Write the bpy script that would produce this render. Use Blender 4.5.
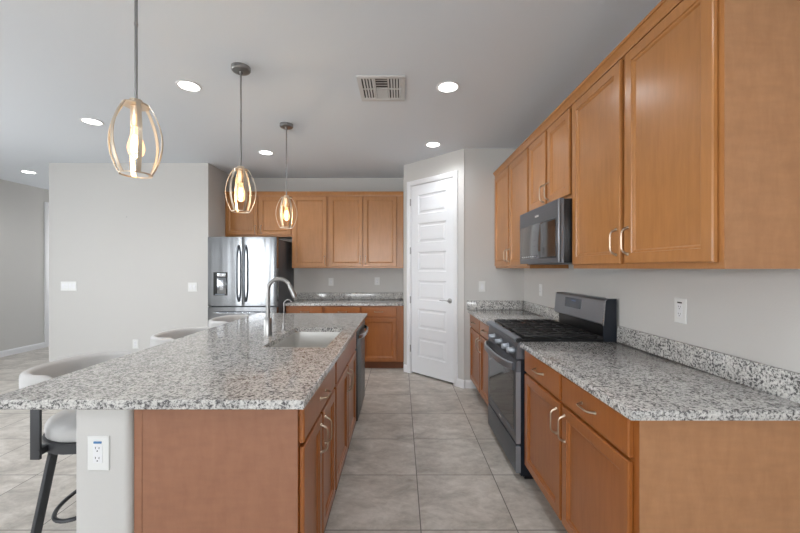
import bpy, bmesh, math, random
from math import sin, cos, pi, radians
from mathutils import Vector, Matrix
random.seed(4)
SC = bpy.context.scene
COL = SC.collection
for o in list(bpy.data.objects):
    bpy.data.objects.remove(o)

# ------------------------------------------------------------------ camera, world, light, exposure
F = 362.0
cam_d = bpy.data.cameras.new('camera')
cam = bpy.data.objects.new('camera', cam_d); COL.objects.link(cam)
cam.location = (0, 0, 1.375); cam.rotation_euler = (pi/2, 0, 0)
cam_d.sensor_width = 36; cam_d.lens = F*36/800
cam_d.shift_x = -0.5/800; cam_d.shift_y = 1.5/800
cam_d.clip_start = 0.02; cam_d.clip_end = 300
SC.camera = cam

SC.view_settings.view_transform = 'Standard'
SC.view_settings.look = 'None'
SC.view_settings.gamma = 1
SC.view_settings.use_curve_mapping = False
SC.view_settings.exposure = 0.2

world = bpy.data.worlds.new('overcast_sky'); SC.world = world
world.use_nodes = True
wn = world.node_tree.nodes; wl = world.node_tree.links
wbg = wn['Background']
wtc = wn.new('ShaderNodeTexCoord'); wsep = wn.new('ShaderNodeSeparateXYZ'); wr = wn.new('ShaderNodeValToRGB')
wl.new(wtc.outputs['Generated'], wsep.inputs[0]); wl.new(wsep.outputs['Z'], wr.inputs[0]); wl.new(wr.outputs[0], wbg.inputs[0])
wr.color_ramp.elements[0].position = 0.0; wr.color_ramp.elements[0].color = (1.0, .98, .95, 1)
wr.color_ramp.elements[1].position = 0.6; wr.color_ramp.elements[1].color = (.82, .90, 1.0, 1)
WORLD_STRENGTH = 5.0
wbg.inputs[1].default_value = WORLD_STRENGTH
# daylight coming in through the windows (soft sky light at each opening)
WIN_POWER = 1.0
def window_light(loc, rot, sx, sy, power, col=(.90, .955, 1)):
    l = bpy.data.lights.new('window_daylight', 'AREA'); l.shape = 'RECTANGLE'; l.size = sx; l.size_y = sy
    l.energy = power*WIN_POWER; l.color = col
    o = bpy.data.objects.new('window_daylight', l); COL.objects.link(o); o.location = loc; o.rotation_euler = rot
    return o
window_light((-5.55, -4.45, 1.25), (pi/2, 0, 0), .8, 2.2, 50)            # sliding door in the back wall, shines +Y
window_light((-1.0, -4.45, 1.60), (pi/2, 0, 0), 2.9, 1.3, 88)            # wide window in the back wall
window_light((-6.05, 1.6, 1.55), (pi/2, 0, -pi/2), 2.9, 1.5, 56)        # window in the left wall, shines +X
window_light((-5.3, 8.05, 1.55), (-pi/2, 0, 0), 1.1, 1.4, 5)            # unseen window added to brighten the hall wall, shines -Y
DOWNLIGHT = 30.0
PENDANT = 3.4

# ------------------------------------------------------------------ materials
def srgb(r, g, b):
    f = lambda c: ((c/255+0.055)/1.055)**2.4 if c/255 > 0.04045 else c/255/12.92
    return (f(r), f(g), f(b), 1)
def newmat(name):
    m = bpy.data.materials.new(name); m.use_nodes = True
    nt = m.node_tree; b = nt.nodes['Principled BSDF']
    return m, nt, b
def N(nt, t, **kw):
    n = nt.nodes.new(t)
    for k, v in kw.items():
        setattr(n, k, v)
    return n
def setin(n, **kw):
    for k, v in kw.items():
        n.inputs[k.replace('_', ' ')].default_value = v
def simple(name, col, rough=.5, metal=0, spec=.5, coat=0):
    m, nt, b = newmat(name)
    b.inputs['Base Color'].default_value = col; b.inputs['Roughness'].default_value = rough
    b.inputs['Metallic'].default_value = metal; b.inputs['Specular IOR Level'].default_value = spec
    b.inputs['Coat Weight'].default_value = coat
    # slight procedural variation of the gloss
    tc = N(nt, 'ShaderNodeTexCoord'); no = N(nt, 'ShaderNodeTexNoise'); no.inputs['Scale'].default_value = 14
    mr = N(nt, 'ShaderNodeMapRange'); mr.inputs['To Min'].default_value = max(0, rough-.03); mr.inputs['To Max'].default_value = min(1, rough+.03)
    nt.links.new(tc.outputs['Object'], no.inputs['Vector']); nt.links.new(no.outputs['Fac'], mr.inputs['Value']); nt.links.new(mr.outputs[0], b.inputs['Roughness'])
    return m
def ramp(nt, stops):
    r = N(nt, 'ShaderNodeValToRGB'); e = r.color_ramp.elements
    e[0].position, e[0].color = stops[0]; e[1].position, e[1].color = stops[-1]
    for p, c in stops[1:-1]:
        x = e.new(p); x.color = c
    return r
def plaster(name, col, bump=.12, scale=120):
    m, nt, b = newmat(name); L = nt.links.new
    b.inputs['Base Color'].default_value = col; b.inputs['Roughness'].default_value = .75; b.inputs['Specular IOR Level'].default_value = .25
    tc = N(nt, 'ShaderNodeTexCoord'); no = N(nt, 'ShaderNodeTexNoise'); no.inputs['Scale'].default_value = scale; no.inputs['Detail'].default_value = 2
    bp = N(nt, 'ShaderNodeBump'); bp.inputs['Strength'].default_value = bump; bp.inputs['Distance'].default_value = .004
    L(tc.outputs['Object'], no.inputs['Vector']); L(no.outputs['Fac'], bp.inputs['Height']); L(bp.outputs[0], b.inputs['Normal'])
    return m
def wood(name, c1, c2, rough=.32, sc=(14, 14, 1.6), mottle=None, coat=.25):
    m, nt, b = newmat(name); L = nt.links.new
    tc = N(nt, 'ShaderNodeTexCoord'); mp = N(nt, 'ShaderNodeMapping'); mp.inputs['Scale'].default_value = sc
    no = N(nt, 'ShaderNodeTexNoise'); no.inputs['Scale'].default_value = 3.0; no.inputs['Detail'].default_value = 8; no.inputs['Roughness'].default_value = .6; no.inputs['Distortion'].default_value = .4
    r = ramp(nt, [(.3, c1), (.72, c2)])
    L(tc.outputs['Object'], mp.inputs[0]); L(mp.outputs[0], no.inputs['Vector']); L(no.outputs['Fac'], r.inputs[0])
    out = r.outputs[0]
    n2 = N(nt, 'ShaderNodeTexNoise'); n2.inputs['Scale'].default_value = 5.0; n2.inputs['Detail'].default_value = 4
    mp2 = N(nt, 'ShaderNodeMapping'); mp2.inputs['Scale'].default_value = mottle or (1, 1, 1)
    L(tc.outputs['Object'], mp2.inputs[0]); L(mp2.outputs[0], n2.inputs['Vector'])
    mr = N(nt, 'ShaderNodeMapRange'); setin(mr, From_Min=.3, From_Max=.7, To_Min=.94, To_Max=1.05); L(n2.outputs['Fac'], mr.inputs['Value'])
    mx = N(nt, 'ShaderNodeVectorMath', operation='SCALE'); L(out, mx.inputs[0]); L(mr.outputs[0], mx.inputs['Scale'])
    L(mx.outputs[0], b.inputs['Base Color'])
    b.inputs['Roughness'].default_value = rough; b.inputs['Coat Weight'].default_value = coat; b.inputs['Coat Roughness'].default_value = .22
    return m
def granite():
    m, nt, b = newmat('granite'); L = nt.links.new
    tc = N(nt, 'ShaderNodeTexCoord')
    n0 = N(nt, 'ShaderNodeTexNoise'); setin(n0, Scale=20.0, Detail=2.0)
    n1 = N(nt, 'ShaderNodeTexNoise'); setin(n1, Scale=92.0, Detail=4.0, Roughness=.65, Distortion=.6)
    n2 = N(nt, 'ShaderNodeTexNoise'); setin(n2, Scale=150.0, Detail=3.0, Roughness=.6, Distortion=.8)
    vo = N(nt, 'ShaderNodeTexVoronoi'); setin(vo, Scale=95.0)
    for n in (n0, n1, n2, vo): L(tc.outputs['Object'], n.inputs['Vector'])
    ad = N(nt, 'ShaderNodeMath', operation='MULTIPLY_ADD'); ad.inputs[1].default_value = .22; L(n0.outputs['Fac'], ad.inputs[0]); L(n1.outputs['Fac'], ad.inputs[2])
    r1 = ramp(nt, [(.50, srgb(88, 87, 87)), (.555, srgb(138, 136, 135)), (.60, srgb(184, 182, 179)), (.72, srgb(212, 210, 206))])
    L(ad.outputs[0], r1.inputs[0])
    r2 = ramp(nt, [(.30, (1, 1, 1, 1)), (.385, (0, 0, 0, 1))]); L(n2.outputs['Fac'], r2.inputs[0])
    hs = N(nt, 'ShaderNodeMapRange'); setin(hs, To_Min=.86, To_Max=1.05); L(vo.outputs['Color'], hs.inputs['Value'])
    sc = N(nt, 'ShaderNodeVectorMath', operation='SCALE'); L(r1.outputs[0], sc.inputs[0]); L(hs.outputs[0], sc.inputs['Scale'])
    mx = N(nt, 'ShaderNodeMix', data_type='RGBA'); mx.inputs['B'].default_value = srgb(48, 45, 46)
    mx.inputs[7].default_value = srgb(66, 63, 63)
    L(r2.outputs[0], mx.inputs[0]); L(sc.outputs[0], mx.inputs[6]); L(mx.outputs[2], b.inputs['Base Color'])
    b.inputs['Roughness'].default_value = .09; b.inputs['Specular IOR Level'].default_value = .6
    return m
def tile():
    m, nt, b = newmat('floor_tile'); L = nt.links.new
    tc = N(nt, 'ShaderNodeTexCoord'); mp = N(nt, 'ShaderNodeMapping')
    mp.inputs['Location'].default_value = (-.109+.505*20+.002, -1.901+.506*20+.002, 0)
    br = N(nt, 'ShaderNodeTexBrick'); br.offset = 0; br.squash = 1
    setin(br, Scale=1.0, Mortar_Size=.0034, Mortar_Smooth=.3, Bias=0.0, Brick_Width=.505, Row_Height=.506)
    br.inputs['Color1'].default_value = (0, 0, 0, 1); br.inputs['Color2'].default_value = (1, 1, 1, 1)
    L(tc.outputs['Object'], mp.inputs[0]); L(mp.outputs[0], br.inputs['Vector'])
    m2 = N(nt, 'ShaderNodeMapping'); m2.inputs['Scale'].default_value = (1.0, 1.5, 1)
    L(tc.outputs['Object'], m2.inputs[0])
    # each tile gets its own piece of pattern
    off = N(nt, 'ShaderNodeVectorMath', operation='ADD'); cm = N(nt, 'ShaderNodeVectorMath', operation='SCALE'); cm.inputs['Scale'].default_value = 9
    L(br.outputs['Color'], cm.inputs[0]); L(m2.outputs[0], off.inputs[0]); L(cm.outputs[0], off.inputs[1])
    n1 = N(nt, 'ShaderNodeTexNoise'); setin(n1, Scale=3.5, Detail=9.0, Roughness=.66, Distortion=.5); L(off.outputs[0], n1.inputs['Vector'])
    n2 = N(nt, 'ShaderNodeTexNoise'); setin(n2, Scale=16.0, Detail=6.0, Roughness=.7, Distortion=.5); L(off.outputs[0], n2.inputs['Vector'])
    ad = N(nt, 'ShaderNodeMath', operation='MULTIPLY_ADD'); ad.inputs[1].default_value = .45; L(n2.outputs['Fac'], ad.inputs[0]); L(n1.outputs['Fac'], ad.inputs[2])
    r = ramp(nt, [(.50, srgb(150, 143, 135)), (.70, srgb(180, 173, 164)), (.90, srgb(206, 200, 192))]); L(ad.outputs[0], r.inputs[0])
    mx = N(nt, 'ShaderNodeMix', data_type='RGBA'); mx.inputs[7].default_value = srgb(104, 99, 94)
    L(br.outputs['Fac'], mx.inputs[0]); L(r.outputs[0], mx.inputs[6]); L(mx.outputs[2], b.inputs['Base Color'])
    rr = N(nt, 'ShaderNodeMapRange'); setin(rr, To_Min=.34, To_Max=.55); L(n1.outputs['Fac'], rr.inputs['Value']); L(rr.outputs[0], b.inputs['Roughness'])
    bp = N(nt, 'ShaderNodeBump'); bp.invert = True; bp.inputs['Strength'].default_value = .4; bp.inputs['Distance'].default_value = .002
    L(br.outputs['Fac'], bp.inputs['Height']); L(bp.outputs[0], b.inputs['Normal'])
    return m
def steel(name, col, rough, sc=(300, 300, 1)):
    m, nt, b = newmat(name); L = nt.links.new
    b.inputs['Base Color'].default_value = col; b.inputs['Metallic'].default_value = 1
    tc = N(nt, 'ShaderNodeTexCoord'); mp = N(nt, 'ShaderNodeMapping'); mp.inputs['Scale'].default_value = sc
    no = N(nt, 'ShaderNodeTexNoise'); no.inputs['Scale'].default_value = 1; no.inputs['Detail'].default_value = 3
    mr = N(nt, 'ShaderNodeMapRange'); setin(mr, To_Min=rough*.8, To_Max=rough*1.25)
    L(tc.outputs['Object'], mp.inputs[0]); L(mp.outputs[0], no.inputs['Vector']); L(no.outputs['Fac'], mr.inputs['Value']); L(mr.outputs[0], b.inputs['Roughness'])
    return m
def emis(name, col, s):
    m, nt, b = newmat(name)
    b.inputs['Base Color'].default_value = (0, 0, 0, 1); b.inputs['Emission Color'].default_value = col; b.inputs['Emission Strength'].default_value = s
    return m
def thin_glass(name, tint=(1, 1, 1, 1), refl=.08, glow=None):
    m, nt, b = newmat(name); L = nt.links.new; out = nt.nodes['Material Output']; nt.nodes.remove(b)
    t = N(nt, 'ShaderNodeBsdfTransparent'); t.inputs[0].default_value = tint
    g = N(nt, 'ShaderNodeBsdfGlossy'); g.inputs['Roughness'].default_value = .03
    fr = N(nt, 'ShaderNodeFresnel'); fr.inputs[0].default_value = 1.35
    x = N(nt, 'ShaderNodeMixShader'); L(fr.outputs[0], x.inputs[0]); L(t.outputs[0], x.inputs[1]); L(g.outputs[0], x.inputs[2])
    last = x
    if glow:
        e = N(nt, 'ShaderNodeEmission'); e.inputs[0].default_value = glow[0]; e.inputs[1].default_value = glow[1]
        a = N(nt, 'ShaderNodeAddShader'); L(x.outputs[0], a.inputs[0]); L(e.outputs[0], a.inputs[1]); last = a
    L(last.outputs[0], out.inputs[0])
    return m

M = {}
M['wall'] = plaster('wall_paint', srgb(198, 196, 193))
M['ceiling'] = plaster('ceiling_paint', srgb(220, 225, 231), .2, 90)
M['trim'] = simple('trim_paint', srgb(226, 226, 228), .4)
M['door'] = simple('door_paint', srgb(226, 227, 230), .42)
M['tile'] = tile()
M['granite'] = granite()
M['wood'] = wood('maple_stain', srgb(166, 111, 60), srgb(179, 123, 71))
M['wood_base'] = wood('maple_stain_shaded', srgb(148, 86, 36), srgb(161, 97, 46))  # same maple, with the shade on the base cabinets put into the colour
M['laminate'] = wood('maple_laminate', srgb(164, 116, 78), srgb(175, 127, 88), .5, (9, 9, 3), (2, 2, 8), .05)
M['laminate_dark'] = wood('maple_laminate_island', srgb(144, 98, 73), srgb(154, 107, 81), .5, (9, 9, 3), (2, 2, 8), .05)
M['dark_wood'] = simple('toe_kick_wood', srgb(112, 66, 38), .6)
M['nickel'] = steel('satin_nickel', srgb(182, 164, 146), .34, (40, 40, 40))
M['chrome'] = steel('brushed_chrome', srgb(158, 157, 156), .3, (40, 40, 40))
M['champagne'] = steel('brushed_champagne_nickel', srgb(216, 200, 180), .32, (60, 60, 60))
M['steel'] = steel('stainless_steel', srgb(143, 145, 148), .14)
nt = M['steel'].node_tree; bz = nt.nodes['Principled BSDF']; tc = N(nt, 'ShaderNodeTexCoord'); mp = N(nt, 'ShaderNodeMapping'); mp.inputs['Scale'].default_value = (9, 9, .5)
no = N(nt, 'ShaderNodeTexNoise'); setin(no, Scale=1.0, Detail=1.0); bp = N(nt, 'ShaderNodeBump'); setin(bp, Strength=.35, Distance=.006)
nt.links.new(tc.outputs['Object'], mp.inputs[0]); nt.links.new(mp.outputs[0], no.inputs['Vector']); nt.links.new(no.outputs['Fac'], bp.inputs['Height']); nt.links.new(bp.outputs[0], bz.inputs['Normal'])
M['slate'] = steel('dark_stainless', srgb(122, 128, 136), .42, (1, 300, 300))
M['slate_light'] = steel('stainless_trim', srgb(186, 188, 192), .25, (1, 200, 200))
M['steel_mid'] = steel('satin_steel', srgb(164, 169, 176), .45, (1, 200, 200))
M['slate_dark'] = steel('dark_dishwasher_steel', srgb(72, 76, 77), .35, (1, 200, 200))
M['sinksteel'] = steel('sink_steel', srgb(226, 225, 222), .34, (200, 200, 200))
M['fridge_side'] = simple('fridge_side_grey', srgb(78, 80, 84), .45)
M['black'] = simple('black_enamel', srgb(20, 20, 22), .3)
M['navyblack'] = simple('blue_black_side_panel', srgb(22, 28, 38), .35)
M['iron'] = simple('cast_iron', srgb(38, 37, 37), .38)
M['blackglass'] = simple('black_glass', srgb(26, 27, 29), .05, 0, .8)
M['mwglass'] = simple('microwave_glass', srgb(58, 59, 61), .06, 0, .9)
M['display'] = simple('display_grey', srgb(62, 66, 74), .2)
M['led'] = emis('display_digits', srgb(70, 120, 190), .6)
M['plastic'] = simple('white_plastic', srgb(222, 222, 220), .35)
M['slot'] = simple('dark_slot', srgb(60, 58, 56), .6)
M['sticker'] = simple('blue_sticker', srgb(70, 120, 170), .5)
M['ventm'] = simple('vent_white', srgb(205, 205, 205), .5)
M['ventdark'] = simple('vent_shadow_gap', srgb(70, 70, 70), .8)
M['fabric'] = plaster('stool_fabric', srgb(192, 191, 190), .3, 400)
M['gunmetal'] = simple('gunmetal_frame', srgb(66, 67, 70), .45, .3)
M['led_white'] = emis('downlight_lens', (1, .97, .93, 1), 9)
M['filament'] = emis('bulb_filament', (1, .74, .42, 1), 11)
M['bulbglass'] = thin_glass('bulb_glass', (1, .95, .86, 1), .08, ((1, .60, .28, 1), .55))
M['pane'] = thin_glass('window_pane')
M['patio'] = plaster('patio_concrete', srgb(190, 182, 170), .2, 30)
M['marker'] = simple('grey_lettering', srgb(200, 200, 202), .4)

# ------------------------------------------------------------------ mesh helpers
def link_mesh(name, bm, mat, parent=None, smooth=True, ang=32):
    bmesh.ops.recalc_face_normals(bm, faces=bm.faces)
    me = bpy.data.meshes.new(name); bm.to_mesh(me); bm.free()
    me.materials.append(M[mat] if isinstance(mat, str) else mat)
    if smooth:
        for p in me.polygons: p.use_smooth = True
        me.set_sharp_from_angle(angle=radians(ang))
    o = bpy.data.objects.new(name, me); COL.objects.link(o)
    if parent is not None: o.parent = parent
    return o
def tag(o, label, cat, group=None, kind=None):
    if label: o['label'] = label
    if cat: o['category'] = cat
    if group: o['group'] = group
    if kind: o['kind'] = kind
    return o
def thing(name, label, cat, loc=(0, 0, 0), rz=0, group=None):
    o = bpy.data.objects.new(name, None); COL.objects.link(o)
    o.empty_display_size = .05; o.location = loc; o.rotation_euler = (0, 0, rz)
    return tag(o, label, cat, group)
def copy_tree(o, parent=None):
    c = o.copy(); COL.objects.link(c)
    if parent is not None: c.parent = parent
    for ch in list(o.children): copy_tree(ch, c)
    return c
def B(): return bmesh.new()
def box(bm, x0, x1, y0, y1, z0, z1, bev=0, seg=2):
    t = bmesh.new()
    bmesh.ops.create_cube(t, size=1)
    for v in t.verts:
        v.co = Vector(((x0+x1)/2+v.co.x*(x1-x0), (y0+y1)/2+v.co.y*(y1-y0), (z0+z1)/2+v.co.z*(z1-z0)))
    if bev: bmesh.ops.bevel(t, geom=list(t.edges), offset=bev, segments=seg, affect='EDGES', profile=.5)
    merge(bm, t)
    return bm
def merge(bm, t):
    me = bpy.data.meshes.new('tmp'); t.to_mesh(me); t.free(); bm.from_mesh(me); bpy.data.meshes.remove(me)
def rects(bm, x0, x1, z0, z1, prof, back=True, fill=True):
    """concentric rectangles in XZ, prof = [(inset, y)], front faces -y"""
    loops = []
    for ins, y in prof:
        loops.append([bm.verts.new((x0+ins, y, z0+ins)), bm.verts.new((x1-ins, y, z0+ins)), bm.verts.new((x1-ins, y, z1-ins)), bm.verts.new((x0+ins, y, z1-ins))])
    for a, b in zip(loops, loops[1:]):
        for i in range(4):
            bm.faces.new((a[i], a[(i+1) % 4], b[(i+1) % 4], b[i]))
    if fill: bm.faces.new(loops[-1])
    if back: bm.faces.new(loops[0][::-1])
    return bm
def lathe(bm, prof, seg=24, c=(0, 0, 0), axis='Z', cap=True):
    rings = []
    for r, h in prof:
        ring = []
        for i in range(seg):
            a = 2*pi*i/seg
            p = (r*cos(a), r*sin(a), h)
            if axis == 'Y': p = (r*cos(a), h, r*sin(a))
            if axis == 'X': p = (h, r*cos(a), r*sin(a))
            ring.append(bm.verts.new((c[0]+p[0], c[1]+p[1], c[2]+p[2])))
        rings.append(ring)
    for a, b in zip(rings, rings[1:]):
        for i in range(seg):
            bm.faces.new((a[i], a[(i+1) % seg], b[(i+1) % seg], b[i]))
    if cap:
        bm.faces.new(rings[0]); bm.faces.new(rings[-1])
    return bm
def sweep(bm, pts, sec, up=Vector((0, 0, 1)), closed=False, scale=None):
    """sweep a closed 2d section [(a,b)] along pts; a along side, b along 'up'"""
    pts = [Vector(p) for p in pts]; n = len(pts); rings = []
    for i, p in enumerate(pts):
        if closed: t = pts[(i+1) % n]-pts[i-1]
        else: t = pts[min(i+1, n-1)]-pts[max(i-1, 0)]
        t.normalize()
        u = up(i, p) if callable(up) else up
        s = t.cross(u)
        if s.length < 1e-4: s = t.cross(Vector((1, 0, 0)))
        s.normalize(); w = s.cross(t).normalized()
        k = scale[i] if scale else 1
        rings.append([bm.verts.new(p+s*a*k+w*b*k) for a, b in sec])
    m = len(sec)
    rng = range(n) if closed else range(n-1)
    for i in rng:
        a, b = rings[i], rings[(i+1) % n]
        for j in range(m):
            bm.faces.new((a[j], a[(j+1) % m], b[(j+1) % m], b[j]))
    if not closed:
        bm.faces.new(rings[0][::-1]); bm.faces.new(rings[-1])
    return bm
def circ(r, n=10, ry=None): return [(r*cos(2*pi*i/n), (ry or r)*sin(2*pi*i/n)) for i in range(n)]
def rrect(w, h, r, n=3):
    out = []
    for cx, cy, a0 in ((w/2-r, h/2-r, 0), (-w/2+r, h/2-r, pi/2), (-w/2+r, -h/2+r, pi), (w/2-r, -h/2+r, 1.5*pi)):
        for i in range(n+1):
            a = a0+i*pi/2/n; out.append((cx+r*cos(a), cy+r*sin(a)))
    return out
def prism(bm, poly, axis, a0, a1):
    """poly in the two remaining axes, extruded along axis from a0 to a1"""
    def P(u, v, a):
        return {'X': (a, u, v), 'Y': (u, a, v), 'Z': (u, v, a)}[axis]
    A = [bm.verts.new(P(u, v, a0)) for u, v in poly]; C = [bm.verts.new(P(u, v, a1)) for u, v in poly]
    n = len(poly)
    for i in range(n): bm.faces.new((A[i], A[(i+1) % n], C[(i+1) % n], C[i]))
    bm.faces.new(A[::-1]); bm.faces.new(C)
    return bm
def struct(name, bm, mat, parent=None, smooth=False):
    o = link_mesh(name, bm, mat, parent, smooth)
    if parent is None: o['kind'] = 'structure'
    return o

# ------------------------------------------------------------------ room shell
CZ = 2.743; XR = 1.415; XL = -6.16; YB = -4.6; YH = 8.2; W2 = 4.144; W3 = 5.5; W4 = 4.716
struct('floor', box(B(), XL-.15, XR+.15, YB-.15, YH+.15, -.12, 0), 'tile')
struct('ceiling', box(B(), XL-.15, XR+.15, YB-.15, YH+.15, CZ, CZ+.12), 'ceiling')
struct('wall_right', box(B(), XR, XR+.15, YB, YH, 0, CZ), 'wall')
# left wall with a window behind the camera and the hall door further on
bm = B()
def wall_x(bm, x0, x1, ya, yb, holes):
    ys = ya
    for (h0, h1, z0, z1) in sorted(holes):
        box(bm, x0, x1, ys, h0, 0, CZ)
        if z0 > 0: box(bm, x0, x1, h0, h1, 0, z0)
        box(bm, x0, x1, h0, h1, z1, CZ)
        ys = h1
    box(bm, x0, x1, ys, yb, 0, CZ)
wall_x(bm, XL-.15, XL, YB, YH, [(.1, 3.1, .8, 2.35), (6.33, 7.15, 0, 2.45)])
struct('wall_left', bm, 'wall')
bm = B(); xs = XL-.15
for (h0, h1, z0, z1) in [(-6.0, -5.1, .0, 2.4), (-2.5, .5, .95, 2.3)]:
    box(bm, xs, h0, YB-.15, YB, 0, CZ)
    if z0 > 0: box(bm, h0, h1, YB-.15, YB, 0, z0)
    box(bm, h0, h1, YB-.15, YB, z1, CZ); xs = h1
box(bm, xs, XR+.15, YB-.15, YB, 0, CZ)
struct('wall_back', bm, 'wall')
bm = B(); box(bm, XL-.15, -5.9, YH, YH+.15, 0, CZ); box(bm, -4.7, -4.4, YH, YH+.15, 0, CZ); box(bm, -5.9, -4.7, YH, YH+.15, 0, .8); box(bm, -5.9, -4.7, YH, YH+.15, 2.3, CZ)
struct('wall_hall_end', bm, 'wall')
struct('wall_rear_block', box(B(), -4.4, XR, YH, YH+.15, 0, CZ), 'wall')  # unseen wall added to stop sky light leaking in behind the pantry
struct('wall_white', prism(B(), [(-4.58, W4), (-2.505, W4), (-2.505, W3), (.045, W3), (.045, W3+.12), (-4.40, W3+.12), (-4.40, YH), (-4.58, YH)], 'Z', 0, CZ), 'wall')
# pantry corner: short return, diagonal with door, and the wall at the far end of the range run
struct('wall_pantry_return', box(B(), .045, .165, 4.87, W3+.12, 0, CZ), 'wall')
diag = thing('wall_pantry', None, None, (.045, 4.82, 0), -pi/4); diag['kind'] = 'structure'
DW_ = .9645
bm = B(); box(bm, 0, .112, 0, .12, 0, CZ); box(bm, .829, DW_, 0, .12, 0, CZ); box(bm, .112, .829, 0, .12, 2.455, CZ)
link_mesh('wall_panel', bm, 'wall', diag, False)
struct('wall_far', box(B(), .73, XR, W2, W2+.12, 0, CZ), 'wall')
d1 = thing('door_1', None, None, (.045, 4.82, 0), -pi/4); d1['kind'] = 'structure'
# casing
bm = B()
def casing(bm, x0, x1, zt, w=.055):
    prof = [(-w/2, 0), (-w/2, -.011), (-w/2+.01, -.016), (w/2-.015, -.012), (w/2, -.006), (w/2, 0)]
    # legs and head as simple moulded strips
    for s, xc in ((1, x0-w/2), (-1, x1+w/2)):
        prism(bm, [(xc+s*u, v) for u, v in prof], 'Z', 0, zt+w)
    prism(bm, [(v, zt+w/2-u) for u, v in prof], 'X', x0-.001, x1+.001)
casing(bm, .118, .823, 2.45)
box(bm, .1125, .125, -.002, .11, 0, 2.454); box(bm, .816, .8285, -.002, .11, 0, 2.454); box(bm, .1255, .8155, -.002, .11, 2.4445, 2.454)
link_mesh('door_casing', bm, 'trim', d1)
bm = B()
xa, xb, zb, zt = .128, .813, .022, 2.441
ds = .010   # slab front plane
ph = .255; gap = .115; z = .24; zs = []
# slab with six raised panels
centers = []
npan = 6; total = zt-zb; bot = .215; top = .13; mid = .115
hh = (total-bot-top-mid*(npan-1))/npan
zc = zb+bot
strips = [(zb, zc)]
for i in range(npan):
    centers.append((zc, zc+hh)); zc += hh
    strips.append((zc, zc+(mid if i < npan-1 else top))); zc += mid
box(bm, xa, xa+.115, ds, ds+.035, zb, zt); box(bm, xb-.115, xb, ds, ds+.035, zb, zt)
for a, b in strips: box(bm, xa+.115, xb-.115, ds, ds+.035, a, b)
for a, b in centers:
    rects(bm, xa+.115, xb-.115, a, b, [(0, ds+.001), (.012, ds+.012), (.03, ds+.012), (.045, ds+.003)], back=False)
bmesh.ops.remove_doubles(bm, verts=bm.verts, dist=.0001)
slab = link_mesh('door_slab', bm, 'door', d1, False)
for hz in (2.23, 1.60, .96, .327):
    bm = B(); lathe(bm, [(.006, -.045), (.006, .045)], 10, (.122, -.006, hz)); box(bm, .113, .131, -.005, .0, hz-.045, hz+.045)
    link_mesh('hinge', bm, 'chrome', d1)
bm = B(); lathe(bm, [(.03, ds), (.03, ds-.006), (.024, ds-.012), (.011, ds-.014), (.011, ds-.045)], 20, (.755, 0, .985), 'Y')
sweep(bm, [(.755, ds-.042, .985), (.72, ds-.046, .988), (.68, ds-.05, .984), (.64, ds-.048, .988)], circ(.008, 8, .006))
link_mesh('door_handle', bm, 'chrome', d1)
# hall door in the left wall
d2 = thing('door_2', None, None, (XL, 6.33, 0), pi/2); d2['kind'] = 'structure'
bm = B(); casing(bm, 0.0, .82, 2.45, .07); link_mesh('door_casing', bm, 'trim', d2)
bm = B(); rects(bm, .005, .815, .01, 2.445, [(0, .06), (0, .03), (.11, .03), (.12, .036)]); link_mesh('door_slab', bm, 'door', d2, False)
# baseboards
def baseboard(name, x0, y0, x1, y1, h=.095, t=.013):
    dx, dy = x1-x0, y1-y0; L = math.hypot(dx, dy)
    bm = B(); prism(bm, [(0, 0), (-t, 0), (-t, h-.02), (-t*.45, h), (0, h)], 'X', 0, L)
    o = struct(name, bm, 'trim'); o.location = (x0, y0, 0); o.rotation_euler = (0, 0, math.atan2(dy, dx)); return o
# (profile lies towards local -y)
baseboard('baseboard_left', XL, .0, XL, 6.258)
for o in [bpy.data.objects['baseboard_left']]: o.location = (XL, 6.258, 0); o.rotation_euler = (0, 0, -pi/2); o.scale = (1, -1, 1)
baseboard('baseboard_white', -4.58, W4, -2.51, W4)
baseboard('baseboard_far', .74, W2, .868, W2)
s2 = math.sqrt(.5)
baseboard('baseboard_pantry_left', .045+.006*s2, 4.82-.006*s2, .045+.062*s2, 4.82-.062*s2)
baseboard('baseboard_pantry_right', .045+.879*s2, 4.82-.879*s2, .045+.972*s2, 4.82-.972*s2)
# windows out of view
def window(n, x0, x1, z0, z1, loc, rz, sill=True, muntin=1):
    w = thing('window_%d' % n, None, None, loc, rz); w['kind'] = 'structure'
    bm = B(); f = .05
    box(bm, x0, x0+f, -.06, 0, z0, z1); box(bm, x1-f, x1, -.06, 0, z0, z1)
    box(bm, x0+f, x1-f, -.06, 0, z0, z0+f); box(bm, x0+f, x1-f, -.06, 0, z1-f, z1)
    for i in range(muntin):
        xc = x0+(x1-x0)*(i+1)/(muntin+1); box(bm, xc-.03, xc+.03, -.055, -.005, z0+f, z1-f)
    link_mesh('window_frame', bm, 'trim', w)
    link_mesh('glass_pane', box(B(), x0+f*.9, x1-f*.9, -.032, -.028, z0+f*.9, z1-f*.9), 'pane', w)
    if sill: link_mesh('window_sill', box(B(), x0-.03, x1+.03, -.0, .03, z0-.03, z0-.001, .004), 'trim', w)
window(1, -6.0, -5.1, .005, 2.4, (0, YB-.08, 0), 0, False, 0)
window(2, -2.5, .5, .95, 2.3, (0, YB-.001, 0), 0, False, 2)
window(3, -3.1, -.1, .8, 2.35, (XL-.001, 0, 0), -pi/2, False, 2)
bpy.data.objects['window_3'].rotation_euler = (0, 0, -pi/2)
window(4, -5.9, -4.7, .8, 2.3, (0, YH+.09, 0), 0, False, 1)  # unseen hall end window, added for more light in the hall
struct('ground', box(B(), -40, 40, -60, YB-.16, -.25, -.14), 'patio')

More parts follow.
